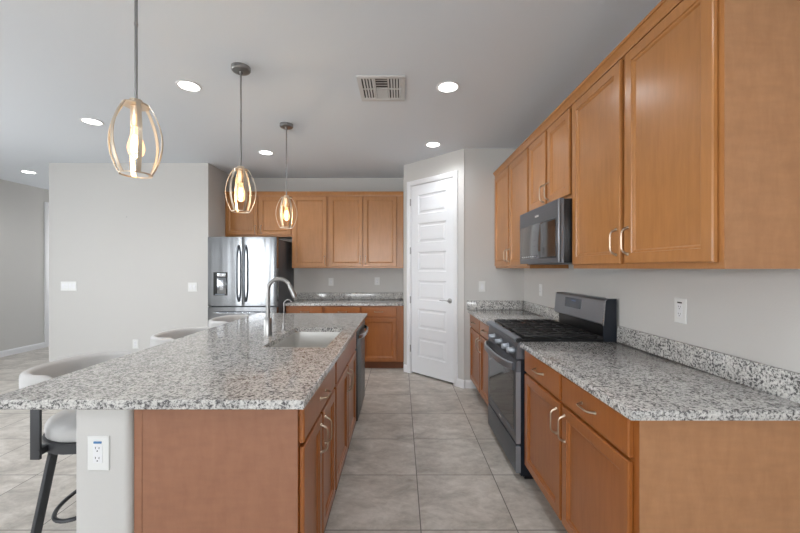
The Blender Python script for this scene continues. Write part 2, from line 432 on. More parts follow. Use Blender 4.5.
# ------------------------------------------------------------------ cabinets
def pull_bm(c, L, vert, t=-.021):
    """arched cabinet pull; c = centre (x,z) on the face at y=t"""
    bm = B(); pts = []; sc = []
    n = 14
    for i in range(n+1):
        u = -1+2*i/n
        out = .031*(1-abs(u)**7)
        p = u*L/2*(1 if abs(u) < .9 else 1)
        pts.append((c[0], t-out, c[1]+p) if vert else (c[0]+p, t-out, c[1]))
        sc.append(1+.5*abs(u)**6)
    sweep(bm, pts, circ(.0044, 8, .0038), Vector((1, 0, 0)) if vert else Vector((0, 0, 1)), scale=sc)
    for s in (-1, 1):
        q = s*L/2
        lathe(bm, [(.008, t), (.0075, t-.004), (.005, t-.008)], 10, (c[0], 0, c[1]+q) if vert else (c[0]+q, 0, c[1]), 'Y')
    return bm
def panel_door(root, x0, x1, z0, z1, mat, handle=None, flat=False, name='door'):
    bm = B(); t = -.020
    if flat: rects(bm, x0, x1, z0, z1, [(0, -.001), (0, t+.005), (.004, t+.001), (.007, t)])
    else: rects(bm, x0, x1, z0, z1, [(.004, -.0005), (0, -.004), (0, t+.004), (.003, t+.001), (.006, t), (.050, t), (.052, t+.005), (.060, t+.007), (.066, t+.013)])
    d = link_mesh(name, bm, mat, root, True, 12)
    if handle:
        k, hx, hz, L = handle
        link_mesh('handle', pull_bm((hx, hz), L, k == 'v', t), 'nickel', d)
    return d
def cabinet(name, label, cat, loc, rz, w, depth, z0, z1, mat, doors=(), drawers=(), toe=True, group=None, endpanel=None, lift=0):
    r = thing(name, label, cat, loc, rz, group)
    zb = z0
    bm = B(); box(bm, 0, w, 0, depth, zb, z1)
    link_mesh('body', bm, mat, r, False)
    if toe: link_mesh('toe_kick', box(B(), 0.002, w-.002, .07, depth, .001, zb-.0005), 'dark_wood', r, False)
    for d in doors: panel_door(r, d[0], d[1], d[2], d[3], mat, d[4])
    for d in drawers: panel_door(r, d[0], d[1], d[2], d[3], mat, d[4], True, 'drawer' if d[4] else 'false_drawer_front')
    return r
ZC = .865   # underside of the granite
# -- wall cabinets on the right wall (fronts face -X)
XU = 1.09; UD = XR-.002-XU
def upper(label, yfar, w, z0, doorz, hz, group='wall cabinets above the range counter'):
    m = w/2
    doors = [(.02, m-.018, doorz, 2.392, ('v', m-.018-.028, hz, .125)), (m+.018, w-.02, doorz, 2.392, ('v', m+.018+.028, hz, .125))]
    return cabinet('wall_cabinet', label, 'cabinet', (XU, yfar, 0), -pi/2, w, UD, z0, 2.42, 'wood', doors, (), False, group)
ua = upper('tall two door amber maple wall cabinet in the far corner, beyond the microwave', W2-.002, 1.098, 1.372, 1.395, 1.50)
ub = upper('short two door amber maple wall cabinet directly above the microwave', 3.043, .762, 1.82, 1.843, 1.93)
uc = upper('tall two door amber maple wall cabinet nearest the camera, above the right counter', 2.280, 1.060, 1.372, 1.395, 1.503)
link_mesh('end_panel', box(B(), 1.0605, 1.064, .0, UD, 1.372, 2.42), 'laminate', uc, False)
# crown
def crown_bm(L):
    bm = B(); prism(bm, [(-.001, 2.402), (-.012, 2.402), (-.013, 2.412), (-.009, 2.415), (-.011, 2.424), (-.020, 2.436), (-.024, 2.446), (-.030, 2.448), (-.030, 2.462), (.02, 2.462), (.02, 2.4205), (-.001, 2.4205)], 'X', 0, L); return bm
o = link_mesh('crown_molding', crown_bm(2.93), 'wood'); o.location = (XU, W2-.002, 0); o.rotation_euler = (0, 0, -pi/2)
tag(o, 'long stepped maple crown molding running along the tops of the right wall cabinets', 'molding')
# -- W3 wall cabinets
YU = 5.17; UD3 = W3-.002-YU
fc = cabinet('wall_cabinet', 'short two door maple wall cabinet above the refrigerator', 'cabinet', (-2.503, YU, 0), 0, .953, UD3, 1.822, 2.42, 'wood',
    [(.012, .468, 1.845, 2.392, ('v', .438, 1.925, .11)), (.492, .944, 1.845, 2.392, ('v', .522, 1.925, .11))], (), False, 'wall cabinets at the back of the kitchen')
sa = cabinet('wall_cabinet', 'single door tall maple wall cabinet on the back wall, right of the refrigerator', 'cabinet', (-1.549, YU, 0), 0, .512, UD3, 1.372, 2.42, 'wood',
    [(.012, .500, 1.395, 2.392, ('v', .472, 1.49, .11))], (), False, 'wall cabinets at the back of the kitchen')
sb = cabinet('wall_cabinet', 'two door tall maple wall cabinet on the back wall beside the white pantry door', 'cabinet', (-1.036, YU, 0), 0, 1.078, UD3, 1.372, 2.42, 'wood',
    [(.022, .492, 1.395, 2.392, ('v', .462, 1.49, .11)), (.512, .980, 1.395, 2.392, ('v', .542, 1.49, .11))], (), False, 'wall cabinets at the back of the kitchen')
o = link_mesh('crown_molding', crown_bm(2.545), 'wood'); o.location = (-2.503, YU, 0)
tag(o, 'slim maple crown molding along the tops of the back wall cabinets and fridge cabinet', 'molding')
# -- base cabinets on the right wall
XB = .812; BD = XR-.002-XB
def base2(label, loc, rz, w, mat, split=None, group=None, dw=None, fals=False, xr=None, bd=BD):
    m = split or w/2; xr = xr or w-.015
    D = [(.015, m-.010, .118, .700, ('v', m-.010-.035, .60, .125)), (m+.010, xr, .118, .700, ('v', m+.010+.035, .60, .125))]
    if dw == 'one': R = [(.015, xr, .716, .850, None if fals else ('h', (xr+.015)/2, .785, .11))]
    else: R = [(.015, m-.010, .716, .850, ('h', m/2, .785, .11)), (m+.010, xr, .716, .850, ('h', (m+xr)/2, .785, .11))]
    return cabinet('base_cabinet', label, 'cabinet', loc, rz, w, bd, .105, ZC-.001, mat, D, R, True, group)
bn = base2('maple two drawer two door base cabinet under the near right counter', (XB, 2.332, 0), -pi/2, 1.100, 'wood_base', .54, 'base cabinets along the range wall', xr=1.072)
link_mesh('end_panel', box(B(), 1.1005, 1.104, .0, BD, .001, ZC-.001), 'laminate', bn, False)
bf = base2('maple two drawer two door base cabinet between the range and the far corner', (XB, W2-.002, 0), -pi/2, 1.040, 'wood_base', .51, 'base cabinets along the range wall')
# -- W3 base cabinets
YW = 4.90; BD3 = W3-.002-YW
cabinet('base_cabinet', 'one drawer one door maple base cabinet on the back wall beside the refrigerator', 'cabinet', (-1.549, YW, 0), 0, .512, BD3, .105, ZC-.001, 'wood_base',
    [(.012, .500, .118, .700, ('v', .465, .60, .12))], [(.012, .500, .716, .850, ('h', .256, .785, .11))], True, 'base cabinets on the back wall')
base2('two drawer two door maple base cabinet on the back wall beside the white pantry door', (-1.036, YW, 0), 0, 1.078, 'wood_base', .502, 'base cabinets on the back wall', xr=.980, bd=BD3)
# -- island cabinets (fronts face +X)
XI = -.382; ID = .606
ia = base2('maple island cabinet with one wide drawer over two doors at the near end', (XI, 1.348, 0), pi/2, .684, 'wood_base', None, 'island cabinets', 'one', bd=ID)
link_mesh('end_panel', box(B(), -.0045, -.0005, .0, ID-.03, .001, ZC-.001), 'laminate_dark', ia, False)
link_mesh('scribe_molding', box(B(), -.0065, -.0005, ID-.0295, ID, .001, ZC-.001, .001), 'laminate_dark', ia, False)
# sink cabinet: an open topped carcass around the basin
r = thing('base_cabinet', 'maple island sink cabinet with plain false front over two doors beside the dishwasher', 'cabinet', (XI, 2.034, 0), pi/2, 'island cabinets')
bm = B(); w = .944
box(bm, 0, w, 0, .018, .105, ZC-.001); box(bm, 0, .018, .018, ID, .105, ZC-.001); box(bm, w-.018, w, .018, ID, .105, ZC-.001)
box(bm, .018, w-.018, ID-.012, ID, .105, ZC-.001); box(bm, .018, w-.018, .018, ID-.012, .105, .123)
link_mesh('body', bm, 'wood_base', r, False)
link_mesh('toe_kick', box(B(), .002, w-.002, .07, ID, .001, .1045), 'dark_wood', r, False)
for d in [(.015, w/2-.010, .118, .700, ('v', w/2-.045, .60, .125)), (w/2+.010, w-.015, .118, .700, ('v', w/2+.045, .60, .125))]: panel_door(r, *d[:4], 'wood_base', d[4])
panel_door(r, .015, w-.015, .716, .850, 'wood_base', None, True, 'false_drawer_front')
# end panel beyond the dishwasher
o = link_mesh('island_end_panel', box(B(), XI-ID, XI-.012, 3.60, 3.72, .001, ZC-.001), 'wood_base', None, False)
tag(o, 'maple filler panel closing the far end of the island past the dishwasher', 'panel')
# rounded-corner stud wall that carries the stool side of the island
poly = []
for cx, cy, a0 in ((-1.012, 1.342, -pi/2),):
    for i in range(7):
        a = a0+i*pi/12; poly.append((cx+.022*cos(a), cy+.022*sin(a)))
poly += [(-.990, 3.72), (-1.186, 3.72)]
for i in range(7):
    a = pi+i*pi/12; poly.append((-1.178+.008*cos(a), 1.328+.008*sin(a)))
struct('wall_island', prism(B(), poly, 'Z', 0, ZC-.001), 'wall', None, True)

# ------------------------------------------------------------------ counters
ZT = .900
def slab_hole(bm, x0, x1, y0, y1, z0, z1, h, ch=.004):
    def ring(a, b, c, d, z): return [bm.verts.new((a, c, z)), bm.verts.new((b, c, z)), bm.verts.new((b, d, z)), bm.verts.new((a, d, z))]
    L = [ring(h[0], h[1], h[2], h[3], z0), ring(x0+ch, x1-ch, y0+ch, y1-ch, z0), ring(x0, x1, y0, y1, z0+ch), ring(x0, x1, y0, y1, z1-ch),
         ring(x0+ch, x1-ch, y0+ch, y1-ch, z1), ring(h[0], h[1], h[2], h[3], z1)]
    for i in range(len(L)):
        a, b = L[i], L[(i+1) % len(L)]
        for j in range(4): bm.faces.new((a[j], a[(j+1) % 4], b[(j+1) % 4], b[j]))
    return bm
SK = (-.835, -.445, 2.165, 2.885)
o = link_mesh('island_countertop', slab_hole(B(), -1.500, -.347, 1.300, 3.810, ZC, ZT, SK), 'granite', None, False)
tag(o, 'long speckled grey and white granite countertop covering the island', 'countertop')
r = thing('countertop', 'speckled granite countertop with backsplash at near right, from the range towards the camera', 'countertop', (XR, 1.206, 0), 0, 'granite counters along the walls')
link_mesh('slab', box(B(), -.647, -.002, 0, 1.126, ZC, ZT, .004), 'granite', r)
link_mesh('backsplash', box(B(), -.022, -.002, 0, 1.126, ZT+.0005, 1.003, .002), 'granite', r)
r = thing('countertop', 'short speckled granite countertop with corner backsplash beyond the range', 'countertop', (XR, 3.106, 0), 0, 'granite counters along the walls')
link_mesh('slab', box(B(), -.647, -.002, 0, W2-.002-3.106, ZC, ZT, .004), 'granite', r)
link_mesh('backsplash', box(B(), -.022, -.002, 0, W2-.002-3.106, ZT+.0005, 1.003, .002), 'granite', r)
link_mesh('backsplash', box(B(), -.655, -.0225, W2-.022-3.106, W2-.002-3.106, ZT+.0005, 1.003, .002), 'granite', r)
r = thing('countertop', 'speckled granite countertop with backsplash on the back wall beside the refrigerator', 'countertop', (-1.565, W3, 0), 0, 'granite counters along the walls')
link_mesh('slab', box(B(), 0, 1.608, -.635, -.002, ZC, ZT, .004), 'granite', r)
link_mesh('backsplash', box(B(), 0, 1.608, -.022, -.002, ZT+.0005, 1.003, .002), 'granite', r)

# ------------------------------------------------------------------ sink and taps
r = thing('kitchen_sink', 'rectangular stainless steel undermount sink set into the island granite', 'sink', ((SK[0]+SK[1])/2, (SK[2]+SK[3])/2, ZC-.21))
bm = B(); hx = (SK[1]-SK[0])/2+.004; hy = (SK[3]-SK[2])/2+.004
def rr(hx, hy, rad, z): return [bm.verts.new((x, y, z)) for x, y in rrect(2*hx, 2*hy, rad, 4)]
Ls = [rr(hx+.012, hy+.012, .05, .208), rr(hx, hy, .045, .208), rr(hx-.004, hy-.004, .045, .03), rr(hx-.03, hy-.03, .03, .006), rr(.05, .05, .045, .0)]
for a, b in zip(Ls, Ls[1:]):
    for i in range(len(a)): bm.faces.new((a[i], a[(i+1) % len(a)], b[(i+1) % len(a)], b[i]))
bm.faces.new(Ls[-1])
link_mesh('basin', bm, 'sinksteel', r)
link_mesh('drain', lathe(B(), [(.045, .001), (.045, .004), (.03, .004), (.026, .002)], 24), 'chrome', r)
r = thing('kitchen_faucet', 'tall brushed steel gooseneck pull-down faucet beside the island sink', 'faucet', (-.916, 2.503, ZT))
link_mesh('base', lathe(B(), [(.032, .0005), (.032, .004), (.028, .008), (.028, .118), (.022, .13)], 24), 'chrome', r)
pts = [(0, 0, .128), (0, 0, .2), (0, 0, .29)]
for i in range(13):
    a = pi-i*(pi*.90)/12; pts.append((.078+.078*cos(a), 0, .322+.078*sin(a)))
link_mesh('spout', sweep(B(), pts, circ(.0135, 14), Vector((0, 1, 0))), 'chrome', r)
e = Vector(pts[-1]); dr = (Vector(pts[-1])-Vector(pts[-2])).normalized()
link_mesh('spray_head', sweep(B(), [e-dr*.003, e+dr*.010, e+dr*.025, e+dr*.07, e+dr*.082], circ(.0155, 14), Vector((0, 1, 0)), scale=[.9, 1.05, 1.05, 1.25, 1.15]), 'chrome', r)
link_mesh('lever', sweep(B(), [(0, .02, .09), (0, .035, .092), (.0, .05, .10), (0, .062, .135), (0, .066, .165)], circ(.006, 8), Vector((1, 0, 0)), scale=[1.8, 1.8, 1.2, .9, .8]), 'chrome', r)
r = thing('filter_faucet', 'small slim gooseneck water tap next to the tall faucet on the island', 'faucet', (-.883, 2.74, ZT))
link_mesh('base', lathe(B(), [(.02, .0005), (.02, .006), (.011, .012), (.011, .05), (.008, .055)], 18), 'chrome', r)
pts = [(0, 0, .05), (0, 0, .12), (0.002, 0, .17)]
for i in range(10):
    a = pi-i*(pi*.8)/9; pts.append((.033+.031*cos(a), 0, .200+.034*sin(a)))
link_mesh('spout', sweep(B(), pts, circ(.0055, 8), Vector((0, 1, 0))), 'chrome', r)
link_mesh('lever', sweep(B(), [(0, 0, .045), (-.0, .03, .05), (0, .04, .05)], circ(.0045, 8)), 'chrome', r)

# ------------------------------------------------------------------ refrigerator
FX0, FX1, FY = -2.492, -1.603, 4.68
r = thing('refrigerator', 'stainless steel french door refrigerator with water dispenser in the alcove at the back', 'refrigerator', (FX0, FY, 0))
W = FX1-FX0; H = 1.776
link_mesh('case', box(B(), .004, W-.004, .085, .775, .02, H-.02, .006), 'fridge_side', r)
link_mesh('hinge_cover', box(B(), .01, .10, .03, .16, H-.0195, H+.002, .006), 'fridge_side', r)
link_mesh('hinge_cover', box(B(), W-.10, W-.01, .03, .16, H-.0195, H+.002, .006), 'fridge_side', r)
def bowed(x0, x1, z0, z1, hole=None):
    """door skin, gently bowed towards -y"""
    bm = B(); n = 24
    prof = []
    for i in range(n+1):
        u = i/n; x = x0+(x1-x0)*u
        edge = .0015*abs(2*u-1)**30
        prof.append((x, .0+edge-.0*u))
    poly = prof+[(x1, .078), (x0, .078)]
    prism(bm, poly, 'Z', z0, z1); return bm
mid = .449
dl = link_mesh('door', bowed(0, mid-.003, .885, H), 'steel', r)
dr_ = link_mesh('door', bowed(mid+.003, W, .885, H), 'steel', r)
fz = link_mesh('freezer_drawer', bowed(0, W, .06, .868), 'steel', r)
link_mesh('foot_grille', box(B(), .02, W-.02, .05, .2, .001, .055), 'black', r)
def bar_handle(pts, sec, up): return sweep(B(), pts, sec, up)
for d, xx in ((dl, mid-.045), (dr_, mid+.045)):
    pts = []
    for i in range(17):
        u = -1+2*i/16; pts.append((xx, -.008-.052*(1-abs(u)**5), 1.305+u*.36))
    link_mesh('handle', sweep(B(), pts, rrect(.032, .018, .007), Vector((1, 0, 0))), 'slate', d)
pts = [(.445+(-1+2*i/16)*.36, -.008-.05*(1-abs(-1+2*i/16)**7), .80) for i in range(17)]
link_mesh('handle', sweep(B(), pts, rrect(.03, .018, .007), Vector((0, 0, 1))), 'slate_light', fz)
# dispenser
bm = B(); dx0, dx1, dz0, dz1 = .075, .255, 1.02, 1.32
rects(bm, dx0, dx1, dz0, dz1, [(0, .001), (0, -.004), (.006, -.004), (.006, -.001)])
dp = link_mesh('water_dispenser', bm, 'blackglass', dl, False); dp['label'] = 'black and steel water dispenser'
link_mesh('control_panel', box(B(), dx0+.008, dx1-.008, -.008, -.0045, 1.235, 1.312, .001), 'display', dp) if False else None
link_mesh('dispenser_housing', box(B(), dx0+.05, dx1-.012, -.010, -.0045, 1.035, 1.25, .002), 'steel', r)
link_mesh('dispenser_paddle', box(B(), dx0+.085, dx1-.045, -.016, -.0105, 1.09, 1.22, .002), 'slate_light', r)
link_mesh('dispenser_tray', box(B(), dx0+.03, dx1-.03, -.02, -.0105, 1.028, 1.04, .002), 'slate', r)
link_mesh('dispenser_display', box(B(), dx0+.05, dx1-.02, -.007, -.0045, 1.262, 1.308, .001), 'slate_light', r)
link_mesh('badge', box(B(), W/2-.43, W/2-.37, -.002, .0, 1.70, 1.712), 'marker', r) if False else None

# ------------------------------------------------------------------ range
XRG = .748; RY0, RY1 = 2.338, 3.098; RW = RY1-RY0
r = thing('gas_range', 'dark stainless freestanding gas range with black grates between the two granite counters', 'range', (XRG, RY1, 0), -pi/2)
# local x: 0 far .. RW near (towards camera); y: 0 front .. .65 wall
D = XR-.006-XRG
link_mesh('side_panels', box(B(), .003, RW-.003, .03, D-.02, .03, .893), 'navyblack', r, False)
link_mesh('foot_skirt', box(B(), .02, RW-.02, .06, D-.05, .001, .029), 'black', r, False)
dw = link_mesh('storage_drawer', box(B(), .003, RW-.003, .0, .0295, .045, .225, .005), 'slate', r)
bm = B(); rects(bm, .003, RW-.003, .235, .775, [(0, .0295), (0, .004), (.004, .0), (.055, .0), (.058, .004)])
od = link_mesh('oven_door', bm, 'slate', r, True, 20)
link_mesh('window_glass', box(B(), .052, RW-.052, -.0015, .0035, .31, .71, .0), 'blackglass', od, False)
link_mesh('logo', box(B(), RW/2-.03, RW/2+.03, -.0012, -.0002, .262, .274), 'marker', od, False)
pts = []
for i in range(21):
    u = -1+2*i/20; pts.append((RW/2+u*(RW/2-.02), -.012-.050*(1-abs(u)**4), .735))
link_mesh('lit_edge_strip', box(B(), RW-.0085, RW-.0025, -.0015, .0292, .237, .700), 'steel_mid', od, False)  # lighter strip paints in the light on the oven door's near side
link_mesh('lit_edge_strip', box(B(), RW-.0085, RW-.0025, -.0015, .0292, .05, .220), 'steel_mid', dw, False)  # same painted-in light on the drawer's near side
hnd = link_mesh('handle', sweep(B(), pts, rrect(.020, .052, .009), Vector((0, 0, 1))), 'steel_mid', od)
bm = B()
prism(bm, [(.0, .785), (.008, .865), (.02, .893), (.08, .893), (.08, .785)], 'X', .002, RW-.002)
cp = link_mesh('control_panel', bm, 'slate', r, False)
for yw in (2.89, 2.70, 2.53, 2.41):
    x = RY1-yw
    bm = B(); lathe(bm, [(.026, .006), (.026, -.002), (.021, -.006), (.019, -.03), (.016, -.034)], 20, (x, 0, .828), 'Y')
    box(bm, x-.004, x+.004, -.043, -.030, .812, .846, .001)
    link_mesh('knob', bm, 'steel_mid', cp)
# cooktop
bm = B(); prism(bm, [(.004, .8935), (-.004, .905), (.004, .918), (.03, .922), (.042, .914), (D-.09, .914), (D-.09, .8935)], 'X', .002, RW-.002)
ct = link_mesh('cooktop', bm, 'black', r, True, 40)
link_mesh('front_rail', prism(B(), [(-.006, .8945), (-.014, .902), (-.010, .914), (.004, .923), (.032, .927), (.034, .9225), (.004, .9185), (-.0045, .905), (-.001, .8945)], 'X', .002, RW-.002), 'slate', r)
for bx, by, rad in ((.16, .17, .045), (.16, .42, .035), (.60, .17, .045), (.60, .42, .035), (.38, .295, .04)):
    bm = B(); lathe(bm, [(rad, .9145), (rad, .922), (rad*.8, .926), (rad*.8, .932), (rad*.7, .934)], 20, (bx, by, 0))
    link_mesh('burner', bm, 'black', r)
for k in range(3):
    x0 = .018+k*.243; x1 = x0+.238; bm = B(); zt_ = .939; b_ = .0048
    y0, y1 = .05, D-.125
    for yy in (y0+b_, y1-b_): box(bm, x0, x1, yy-b_, yy+b_, zt_-.012, zt_, .002)
    for xx in (x0+b_, x1-b_): box(bm, xx-b_, xx+b_, y0, y1, zt_-.012, zt_, .002)
    for j in range(1, 5): yy = y0+(y1-y0)*j/5; box(bm, x0, x1, yy-.0032, yy+.0032, zt_-.011, zt_+.001, .0015)
    for j in range(1, 3): xx = x0+(x1-x0)*j/3; box(bm, xx-.0032, xx+.0032, y0, y1, zt_-.011, zt_+.001, .0015)
    for xx in (x0+.008, x1-.008):
        for yy in (y0+.008, (y0+y1)/2, y1-.008): box(bm, xx-.006, xx+.006, yy-.006, yy+.006, .9145, zt_-.010)
    link_mesh('grate', bm, 'iron', r)
# backguard
y0 = D-.098
bg = link_mesh('backguard', prism(B(), [(y0+.012, 1.003), (y0+.004, 1.010), (y0+.018, 1.160), (y0+.030, 1.172), (D-.012, 1.172), (D-.012, 1.003)], 'X', .002, RW-.010), 'steel_mid', r, True, 20)
link_mesh('backguard_base', prism(B(), [(y0+.045, .9145), (y0+.045, 1.002), (D-.012, 1.002), (D-.012, .8935), (y0+.03, .8935)], 'X', .002, RW-.010), 'black', r)
link_mesh('end_cap', prism(B(), [(y0+.001, 1.000), (y0+.014, 1.162), (y0+.028, 1.175), (D-.012, 1.175), (D-.012, .8935), (y0-.0, .8935), (y0, .96)], 'X', RW-.0095, RW-.001), 'navyblack', r)
link_mesh('corner_trim', prism(B(), [(y0-.001, 1.001), (y0+.012, 1.163), (y0+.026, 1.177), (D-.012, 1.177), (D-.012, 1.1755), (y0+.029, 1.1755), (y0+.015, 1.162), (y0+.003, 1.001)], 'X', RW-.014, RW), 'slate_light', r)
def on_slope(z): return y0+.004+(z-1.010)/.150*.014
bm = B(); prism(bm, [(on_slope(1.072)-.002, 1.072), (on_slope(1.145)-.002, 1.145), (on_slope(1.145)+.002, 1.145), (on_slope(1.072)+.002, 1.072)], 'X', .19, .44)
dsp = link_mesh('display', bm, 'display', bg, False)
for k in range(4):
    x = .30+k*.017
    link_mesh('digit', prism(B(), [(on_slope(1.122)-.0026, 1.112), (on_slope(1.132)-.0026, 1.128), (on_slope(1.132)-.0021, 1.128), (on_slope(1.122)-.0021, 1.112)], 'X', x, x+.009), 'led', dsp, False)

# ------------------------------------------------------------------ microwave
r = thing('microwave', 'dark stainless over the range microwave hung below the short wall cabinet', 'microwave', (1.002, 3.041, 0), -pi/2)
MW = .757; md = XR-.003-1.002
link_mesh('case', box(B(), .003, MW-.003, .032, md, 1.410, 1.815, .003), 'black', r)
bm = B(); rects(bm, 0, MW, 1.408, 1.818, [(0, .030), (0, .004), (.004, .0), (.03, 0)])
dd = link_mesh('door', bm, 'slate', r, True, 20)
link_mesh('window_glass', box(B(), .02, MW-.045, -.002, .002, 1.442, 1.700, .001), 'mwglass', dd)
link_mesh('inner_screen', box(B(), MW-.30, MW-.052, -.0028, -.0021, 1.452, 1.690), 'blackglass', dd, False)
link_mesh('logo', box(B(), MW/2-.035, MW/2+.035, -.0008, .0005, 1.748, 1.762), 'marker', dd, False)
link_mesh('handle', box(B(), MW-.012, MW+.0, -.006, .012, 1.412, 1.814, .003), 'steel_mid', dd)
cp = link_mesh('key_pad', box(B(), MW-.42, MW-.31, -.0028, -.0021, 1.455, 1.47), 'display', dd, False)
for k in range(7):
    link_mesh('key', box(B(), .07+k*.045, .095+k*.045, -.0028, -.0021, 1.458, 1.464), 'marker', dd, False)
link_mesh('bottom_grille', box(B(), .05, MW-.05, .05, md-.05, 1.4035, 1.4095), 'slate', r, False)

# ------------------------------------------------------------------ dishwasher
r = thing('dishwasher', 'dark steel dishwasher with bowed bar handle built into the far end of the island', 'dishwasher', (XI, 2.982, 0), pi/2)
link_mesh('tub', box(B(), .004, .612, .002, .57, .105, .862), 'black', r, False)
link_mesh('toe_panel', box(B(), .004, .612, .06, .1, .001, .104), 'black', r, False)
dd = link_mesh('door', box(B(), .002, .614, -.028, .0015, .11, .860, .004), 'slate_dark', r)
pts = [(.308+(-1+2*i/16)*.27, -.03-.045*(1-abs(-1+2*i/16)**4), .80) for i in range(17)]
link_mesh('handle', sweep(B(), pts, rrect(.014, .034, .006), Vector((0, 0, 1))), 'slate_light', dd)

# ------------------------------------------------------------------ pendants
def pendant(label, x, y, src=None):
    if src:
        c = copy_tree(src); c.location = (x, y, CZ); c['label'] = label; return c
    r = thing('pendant_light', label, 'pendant light', (x, y, CZ), 0, 'cage pendants over the island')
    link_mesh('canopy', lathe(B(), [(.062, -.0005), (.062, -.022), (.055, -.030), (.012, -.034), (.012, -.05)], 32), 'chrome', r)
    link_mesh('rod', lathe(B(), [(.0058, -.05), (.0058, -.36), (.0072, -.362), (.0072, -.372), (.0058, -.374), (.0058, -.690)], 12), 'chrome', r)
    zt_, zb_ = -.700, -.984
    link_mesh('top_plate', lathe(B(), [(.022, zt_+.022), (.024, zt_+.006), (.047, zt_+.004), (.049, zt_), (.047, zt_-.004), (.01, zt_-.004)], 32), 'champagne', r)
    link_mesh('socket', lathe(B(), [(.019, zt_-.0045), (.019, zt_-.085), (.016, zt_-.09)], 20), 'champagne', r)
    for k in range(6):
        a = radians(14)+k*pi/3; pts = []
        for i in range(17):
            t = i/16
            rad = .047+(.057-.047)*t+.044*sin(pi*t)**.85
            pts.append((rad*cos(a), rad*sin(a), zt_+(zb_-zt_)*t))
        out = Vector((-sin(a), cos(a), 0))
        link_mesh('cage_arm', sweep(B(), pts, [(-.0012, -.0075), (.0012, -.0075), (.0012, .0075), (-.0012, .0075)], out), 'champagne', r)
    link_mesh('bottom_ring', sweep(B(), [(.0565*cos(i*pi/20), .0565*sin(i*pi/20), zb_) for i in range(40)], [(-.0012, -.003), (.0012, -.003), (.0012, .003), (-.0012, .003)], Vector((0, 0, 1)), True), 'champagne', r)
    b = link_mesh('bulb', lathe(B(), [(.013, zt_-.0905), (.014, zt_-.105), (.022, zt_-.135), (.030, zt_-.165), (.031, zt_-.18), (.026, zt_-.2), (.014, zt_-.214), (.003, zt_-.218)], 20), 'bulbglass', r)
    bm = B()
    for k in range(6):
        a = k*pi/3; lathe(bm, [(.0022, zt_-.125), (.0022, zt_-.19)], 6, (.009*cos(a), .009*sin(a), 0))
    link_mesh('filament', bm, 'filament', b)
    l = bpy.data.lights.new('bulb_glow', 'POINT'); l.energy = PENDANT; l.color = (1, .74, .45); l.shadow_soft_size = .02
    lo = bpy.data.objects.new('bulb_glow', l); COL.objects.link(lo); lo.parent = r; lo.location = (0, 0, zt_-.16)
    return r
p1 = pendant('nearest of the three open cage pendant lights, its canopy above the picture', -1.087, 1.488)
pendant('middle one of the three open cage pendant lights over the island', -1.087, 2.465, p1)
pendant('farthest of the three open cage pendant lights, hanging near the sink end of the island', -1.087, 3.45, p1)

# ------------------------------------------------------------------ ceiling fixtures
rl = None
for x, y, lab in ((-1.59, 2.72, 'round recessed ceiling light between the first two pendants, left of the middle pendant canopy'),
                  (-2.88, 3.38, 'round recessed ceiling light just left of the nearest pendant cage'),
                  (-5.30, 5.16, 'round recessed ceiling light at far left over the hallway'),
                  (-1.594, 4.29, 'round recessed ceiling light left of the farthest pendant rod, near the refrigerator'),
                  (.359, 2.736, 'round recessed ceiling light right of the ceiling vent'),
                  (.36, 4.01, 'round recessed ceiling light in front of the pantry door'),
                  (.36, .6, None), (-1.6, .3, None), (-3.6, .3, None), (-3.2, -2.2, None), (-5.3, 7.3, None), (-5.1, 2.9, None)):  # last two are unseen, added to brighten the hall
    if rl is None:
        rl = thing('recessed_light', lab, 'ceiling light', (x, y, CZ), 0, 'recessed ceiling lights')
        link_mesh('trim_ring', lathe(B(), [(.070, -.0005), (.088, -.0005), (.088, -.003), (.083, -.006), (.070, -.003)], 36, cap=False), 'trim', rl)
        link_mesh('lens', lathe(B(), [(.0695, -.0005), (.0695, -.003)], 36), 'led_white', rl)
        l = bpy.data.lights.new('downlight_beam', 'SPOT'); l.energy = DOWNLIGHT; l.spot_size = radians(150); l.spot_blend = .8; l.color = (.93, .965, 1.0); l.shadow_soft_size = .065
        lo = bpy.data.objects.new('downlight_beam', l); COL.objects.link(lo); lo.parent = rl; lo.location = (0, 0, -.012)
        c = rl
    else:
        c = copy_tree(rl); c.location = (x, y, CZ)
        c['label'] = lab or 'unseen round recessed ceiling light'
r = thing('ceiling_vent', 'square white ceiling air register with angled louvers', 'air vent', (-.3145, 2.566, CZ))
VW, VD = .348, .386
bm = B()
box(bm, 0, VW, 0, .035, -.010, -.0005, .002); box(bm, 0, VW, VD-.05, VD, -.010, -.0005, .002)
box(bm, 0, .03, .035, VD-.05, -.010, -.0005); box(bm, VW-.03, VW, .035, VD-.05, -.010, -.0005)
for x in (.119, .219): box(bm, x, x+.012, .035, VD-.05, -.009, -.0005)
box(bm, .03, VW-.03, .183, .193, -.009, -.0005)
link_mesh('frame', bm, 'ventm', r)
link_mesh('duct_opening', box(B(), .012, VW-.012, .012, VD-.012, -.0022, -.0006), 'ventdark', r, False)
for cx0, cx1, kind in ((.032, .118, 'v'), (.133, .217, 'h'), (.233, .316, 'v')):
    for ry0, ry1 in ((.037, .182), (.194, .334)):
        for k in range(4):
            bm = B()
            if kind == 'v':
                x = cx0+(k+.35)*(cx1-cx0)/4; prism(bm, [(x, -.0024), (x+.003, -.0024), (x+.014, -.009), (x+.011, -.009)], 'Y', ry0, ry1)
            else:
                y = ry0+(k+.3)*(ry1-ry0)/4
                s = -1 if ry0 < .1 else 1
                prism(bm, [(y+(0 if s > 0 else .022), -.0024), (y+(.003 if s > 0 else .025), -.0024), (y+(.025 if s > 0 else .003), -.009), (y+(.022 if s > 0 else 0), -.009)], 'X', cx0, cx1)
            link_mesh('louver', bm, 'ventm', r)

